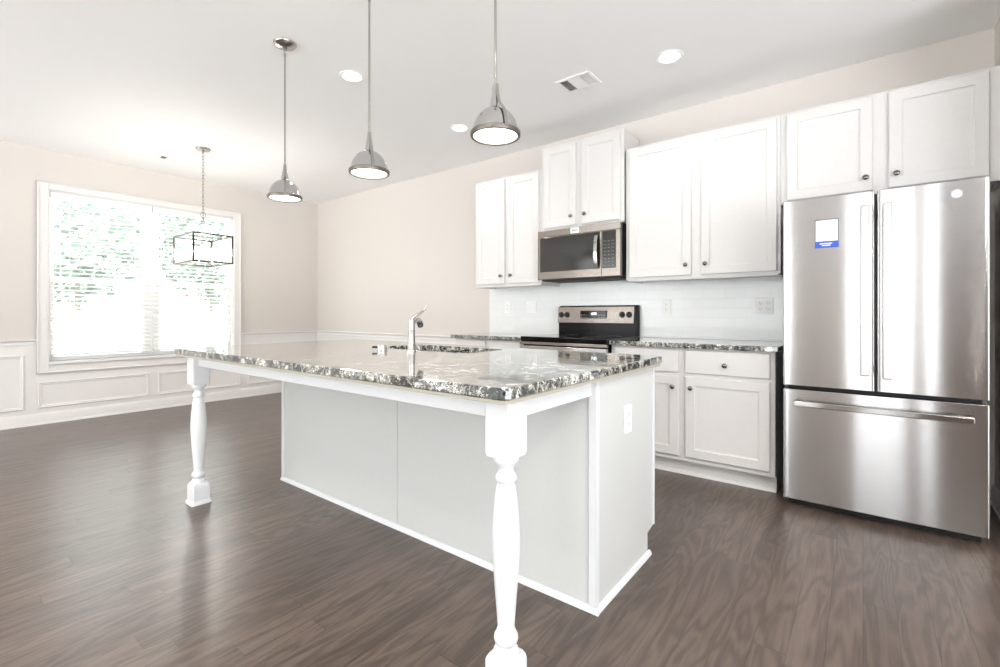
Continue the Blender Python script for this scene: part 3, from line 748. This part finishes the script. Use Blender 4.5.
# soap dispenser, low and squat, beside the faucet
sxx, syy = -2.04, 1.60
sd = thing('soap_dispenser', 'low squat chrome fitting with a dark nozzle beside the faucet', 'dispenser', (sxx, syy, CT1))
MB().lathe((sxx, syy, CT1), [(.030, 0), (.030, .003), (.026, .005), (.026, .026), (.022, .031), (0, .032)], 28).obj('cap', 'chrome', sd)
MB().tube([(sxx - .02, syy - .013, CT1 + .018), (sxx - .043, syy - .03, CT1 + .018)], .006, 12).obj('nozzle', 'dark_plastic', sd)
# outlet on the island end
outlet(1.865, .662, 1, 'outlet', 'white outlet plate on the end panel of the kitchen island', 'x', BX1 + .0002)

# ------------------------------------------------------------------ pendant lamps
PZ = 1.803
def make_pendant(x, y, label):
    t = thing('pendant_lamp', label, 'pendant lamp', (x, y, CEIL), 'dome pendants over the island')
    MB().lathe((x, y, CEIL), [(.066, 0), (.066, -.004), (.060, -.014), (.045, -.020), (.016, -.023), (.011, -.028), (.011, -.042), (0, -.043)], 36).obj('canopy', 'nickel', t)
    hk = MB().tube([(x - .009, y, CEIL - .040), (x - .010, y, CEIL - .056), (x - .004, y, CEIL - .066)], .0022, 8).tube([(x + .009, y, CEIL - .040), (x + .010, y, CEIL - .056), (x + .004, y, CEIL - .066)], .0022, 8)
    hk.obj('hanger', 'nickel', t)
    MB().lathe((x, y, PZ), [(.0052, .205), (.0052, CEIL - PZ - .085), (.008, CEIL - PZ - .075), (.008, CEIL - PZ - .058), (.004, CEIL - PZ - .055)], 14).obj('rod', 'nickel', t)
    # dome, open below, with thickness
    dome = [(.0955, .0), (.0975, .004), (.0975, .012), (.093, .016), (.0905, .022), (.088, .034), (.083, .050), (.075, .067), (.064, .083), (.050, .096), (.036, .105), (.024, .110), (.022, .112), (.020, .125)]
    inner = [(.018, .122), (.022, .106), (.048, .092), (.072, .066), (.085, .036), (.090, .012), (.090, .0)]
    rs = [[(x + r * math.cos(2*PI*i/40), y + r * math.sin(2*PI*i/40), PZ + h) for i in range(40)] for r, h in dome + inner]
    MB().rings(rs, closed=True).obj('shade', 'chrome', t)
    MB().lathe((x, y, PZ), [(.021, .118), (.019, .135), (.0145, .160), (.011, .180), (.0095, .200), (.0075, .212), (.0055, .216)], 24).obj('socket_cup', 'chrome', t)
    y_ = MB(); ux, uy = .89, -.456
    for sgn in (-1, 1):
        pr = [(.0985, .006), (.0955, .022), (.0895, .048), (.080, .070), (.068, .088), (.052, .103), (.036, .120), (.026, .140), (.0175, .165), (.0115, .200)]
        rr = []
        for r, h in pr:
            q = []
            for rad, wd, dz in ((r, -.006, 0), (r, .006, 0), (r + .003, .006, .002), (r + .003, -.006, .002)):
                q.append((x + sgn * rad * ux - wd * uy, y + sgn * rad * uy + wd * ux, PZ + h + dz))
            rr.append(q)
        y_.rings(rr)
    y_.obj('yoke', 'nickel', t, smooth=30)
    MB().rings([[(x + r * math.cos(2*PI*i/40), y + r * math.sin(2*PI*i/40), PZ + h) for i in range(40)] for r, h in ((.0865, .006), (.0865, -.003), (.0925, -.006), (.0985, -.003), (.0995, .004), (.0995, .012), (.0975, .014), (.0975, .006))], closed=True).obj('rim', 'rim', t)
    MB().lathe((x, y, PZ), [(.0885, .012), (.0885, .006), (.080, .002), (.055, -.003), (.028, -.006), (0, -.007)], 36).obj('lens', 'lens', t)
    return t
make_pendant(-2.785, 1.455, 'dome pendant hanging near the lantern, showing its ceiling canopy')
make_pendant(-1.955, 1.455, 'middle dome pendant of the three over the island')
make_pendant(-1.150, 1.455, 'dome pendant hanging nearest the wall cabinets and microwave')

# ------------------------------------------------------------------ lantern chandelier
cx, cy = -5.2, 1.88; ax, ay = .250, .172; lz0, lz1 = 1.597, 1.862
ch = thing('lantern_chandelier', 'rectangular glass and metal lantern chandelier hanging in front of the window', 'chandelier', (cx, cy, CEIL))
MB().lathe((cx, cy, CEIL), [(.065, 0), (.065, -.006), (.056, -.018), (.02, -.024), (.010, -.03), (.010, -.045), (0, -.046)], 32).obj('canopy', 'nickel', ch)
m = MB(); z = CEIL - .05; i = 0
while z > 2.105:
    pts = []
    for k in range(12):
        a = 2 * PI * k / 12; u, v = .009 * math.cos(a), .019 * math.sin(a)
        pts.append((cx + (u if i % 2 else 0), cy + (0 if i % 2 else u), z - .014 + v))
    m.tube(pts, .0024, 6, closed=True); z -= .031; i += 1
m.obj('chain', 'nickel', ch)
m = MB(); m.tube([(cx, cy + .024 * math.cos(2*PI*k/20), 2.085 + .024 * math.sin(2*PI*k/20)) for k in range(20)], .0035, 8, closed=True)
m.lathe((cx, cy, 2.03), [(.006, 0), (.012, .006), (.012, .02), (.006, .028), (.004, .034)], 16).obj('loop', 'nickel', ch)
m = MB()
for sx, sy in ((-1, 0), (1, 0), (0, -1), (0, 1)):
    m.tube([(cx, cy, 2.045), (cx + sx * .11, cy + sy * .09, lz1 + .006)], .0035, 8)
m.box(cx - .115, cx + .115, cy - .006, cy + .006, lz1 - .004, lz1 + .008).box(cx - .006, cx + .006, cy - ay, cy + ay, lz1 - .004, lz1 + .008)
m.obj('suspension_arms', 'nickel', ch)
bw = .007; m = MB()
for z in (lz0, lz1):
    for sy in (-1, 1): m.box(cx - ax - bw, cx + ax + bw, cy + sy * ay - bw, cy + sy * ay + bw, z - bw, z + bw)
    for sx in (-1, 1): m.box(cx + sx * ax - bw, cx + sx * ax + bw, cy - ay + bw, cy + ay - bw, z - bw, z + bw)
for sx in (-1, 1):
    for sy in (-1, 1): m.box(cx + sx * ax - bw, cx + sx * ax + bw, cy + sy * ay - bw, cy + sy * ay + bw, lz0 + bw, lz1 - bw)
m.obj('lantern_frame', 'bronze', ch)
for sx in (-1, 1): MB().box(cx + sx * ax - .0015, cx + sx * ax + .0015, cy - ay + bw, cy + ay - bw, lz0 + bw, lz1 - bw).obj('glass_panel', 'glass', ch, smooth=0)
for sy in (-1, 1): MB().box(cx - ax + bw, cx + ax - bw, cy + sy * ay - .0015, cy + sy * ay + .0015, lz0 + bw, lz1 - bw).obj('glass_panel', 'glass', ch, smooth=0)
MB().box(cx - .13, cx + .13, cy - .008, cy + .008, lz0 - .004, lz0 + .006).box(cx - .008, cx + .008, cy - ay, cy + ay, lz0 - .004, lz0 + .006).tube([(cx, cy, lz0), (cx, cy, lz1)], .004, 8).obj('lamp_bar', 'nickel', ch)
for px_, py_ in ((-.11, 0), (.11, 0), (0, -.09), (0, .09)):
    s_ = MB().lathe((cx + px_, cy + py_, lz0 + .005), [(.018, 0), (.016, .005), (.010, .006), (.010, .075), (.008, .078)], 16).obj('candle_sleeve', 'candle', ch)
    MB().lathe((cx + px_, cy + py_, lz0 + .083), [(.007, 0), (.013, .015), (.017, .032), (.014, .055), (.007, .078), (.002, .092), (0, .094)], 16).obj('bulb', 'flame_bulb', s_)

# ------------------------------------------------------------------ ceiling fixtures
def can(x, y, label):
    t = thing('recessed_light', label, 'ceiling light', (x, y, CEIL), 'recessed ceiling lights')
    rs = [[(x + r * math.cos(2*PI*i/40), y + r * math.sin(2*PI*i/40), CEIL + h) for i in range(40)] for r, h in ((.085, 0), (.085, -.003), (.078, -.007), (.062, -.004), (.060, 0))]
    MB().rings(rs, closed=True).obj('trim_ring', 'plate', t)
    MB().lathe((x, y, CEIL), [(.061, -.0005), (.060, -.004), (.045, -.007), (0, -.008)], 36).obj('lens', 'can_lens', t)
    return t
can(-2.80, 1.94, 'bright round recessed ceiling light between the first two pendants')
can(-.98, 3.04, 'round recessed ceiling light above the tall wall cabinet')
can(-2.825, 3.065, 'round recessed ceiling light beside the pendant nearest the cabinets')
can(1.0, 1.0, 'added recessed fill light in front of the refrigerator, out of view')  # this and the next three are unseen fixtures, added to brighten the room
can(-0.9, 0.1, 'added recessed fill light over the near side of the island, out of view')
can(1.2, -1.4, 'added recessed fill light toward the rear openings, out of view')
can(-3.2, -0.6, 'added recessed fill light toward the open side of the room, out of view')
def vent(x0, x1, y0, y1, label, long_axis):
    t = thing('ceiling_vent', label, 'vent', ((x0 + x1) / 2, (y0 + y1) / 2, CEIL), 'ceiling air registers')
    m = MB(); b = .022; z0, z1 = CEIL - .008, CEIL - .0005
    m.box(x0, x1, y0, y0 + b, z0, z1).box(x0, x1, y1 - b, y1, z0, z1).box(x0, x0 + b, y0 + b, y1 - b, z0, z1).box(x1 - b, x1, y0 + b, y1 - b, z0, z1)
    m.obj('frame', 'plate', t, bevel=.002)
    MB().box(x0 + b, x1 - b, y0 + b, y1 - b, CEIL - .0016, CEIL - .0004).obj('duct_opening', 'vent_dark', t)
    m = MB(); q = (x1 - x0 - 2 * b)
    if long_axis == 'x':
        for i in range(5):
            for s0, sg in ((x0 + b + .006, 1), (x1 - b - .006, -1)):
                c = s0 + sg * i * .011
                m.prism([(c, CEIL - .002), (c + sg * .0015, CEIL - .002), (c + sg * .006, CEIL - .008), (c + sg * .0045, CEIL - .008)], 'y', y0 + b, y1 - b)
        n_ = int((y1 - y0 - 2 * b) / .011)
        for i in range(n_):
            c = y0 + b + .003 + i * .011
            m.prism([(c, CEIL - .002), (c + .010, CEIL - .0075), (c + .011, CEIL - .007), (c + .001, CEIL - .0018)], 'x', x0 + b + .062, x1 - b - .062)
    else:
        n_ = int((x1 - x0 - 2 * b) / .011)
        for i in range(n_):
            c = x0 + b + .003 + i * .011
            m.prism([(c + .010, CEIL - .002), (c, CEIL - .0075), (c + .001, CEIL - .008), (c + .011, CEIL - .0025)], 'y', y0 + b + .05, y1 - b)
    m.obj('louvres', 'plate', t, smooth=0)
vent(-1.73, -1.465, 2.87, 3.075, 'white louvred ceiling vent near the kitchen cabinets', 'x')
vent(-5.88, -5.74, 1.68, 2.04, 'small white ceiling vent beside the lantern canopy near the window', 'y')

# lamps' own light
def lamp(name, loc, power, radius, col=(1, .95, .88), spot=None):
    l = bpy.data.lights.new(name, 'SPOT' if spot else 'POINT'); l.energy = power; l.shadow_soft_size = radius; l.color = col
    if spot: l.spot_size = math.radians(spot); l.spot_blend = .6
    o = bpy.data.objects.new(name, l); S.collection.objects.link(o); o.location = loc
for x in (-2.785, -1.955, -1.150): lamp('pendant_bulb_light', (x, 1.455, PZ - .03), 6, .07, spot=150)
for x, y in ((-2.80, 1.94), (-.98, 3.04), (-2.825, 3.065)): lamp('downlight_light', (x, y, CEIL - .03), 8, .06, spot=140)
for x, y in ((1.0, 1.0), (-.9, .1), (1.2, -1.4), (-3.2, -.6)): lamp('downlight_light', (x, y, CEIL - .03), 45, .06, spot=150)  # strong fill from the four added, unseen ceiling fixtures
lamp('lantern_bulb_light', (cx, cy, lz0 + .13), 11, .05)
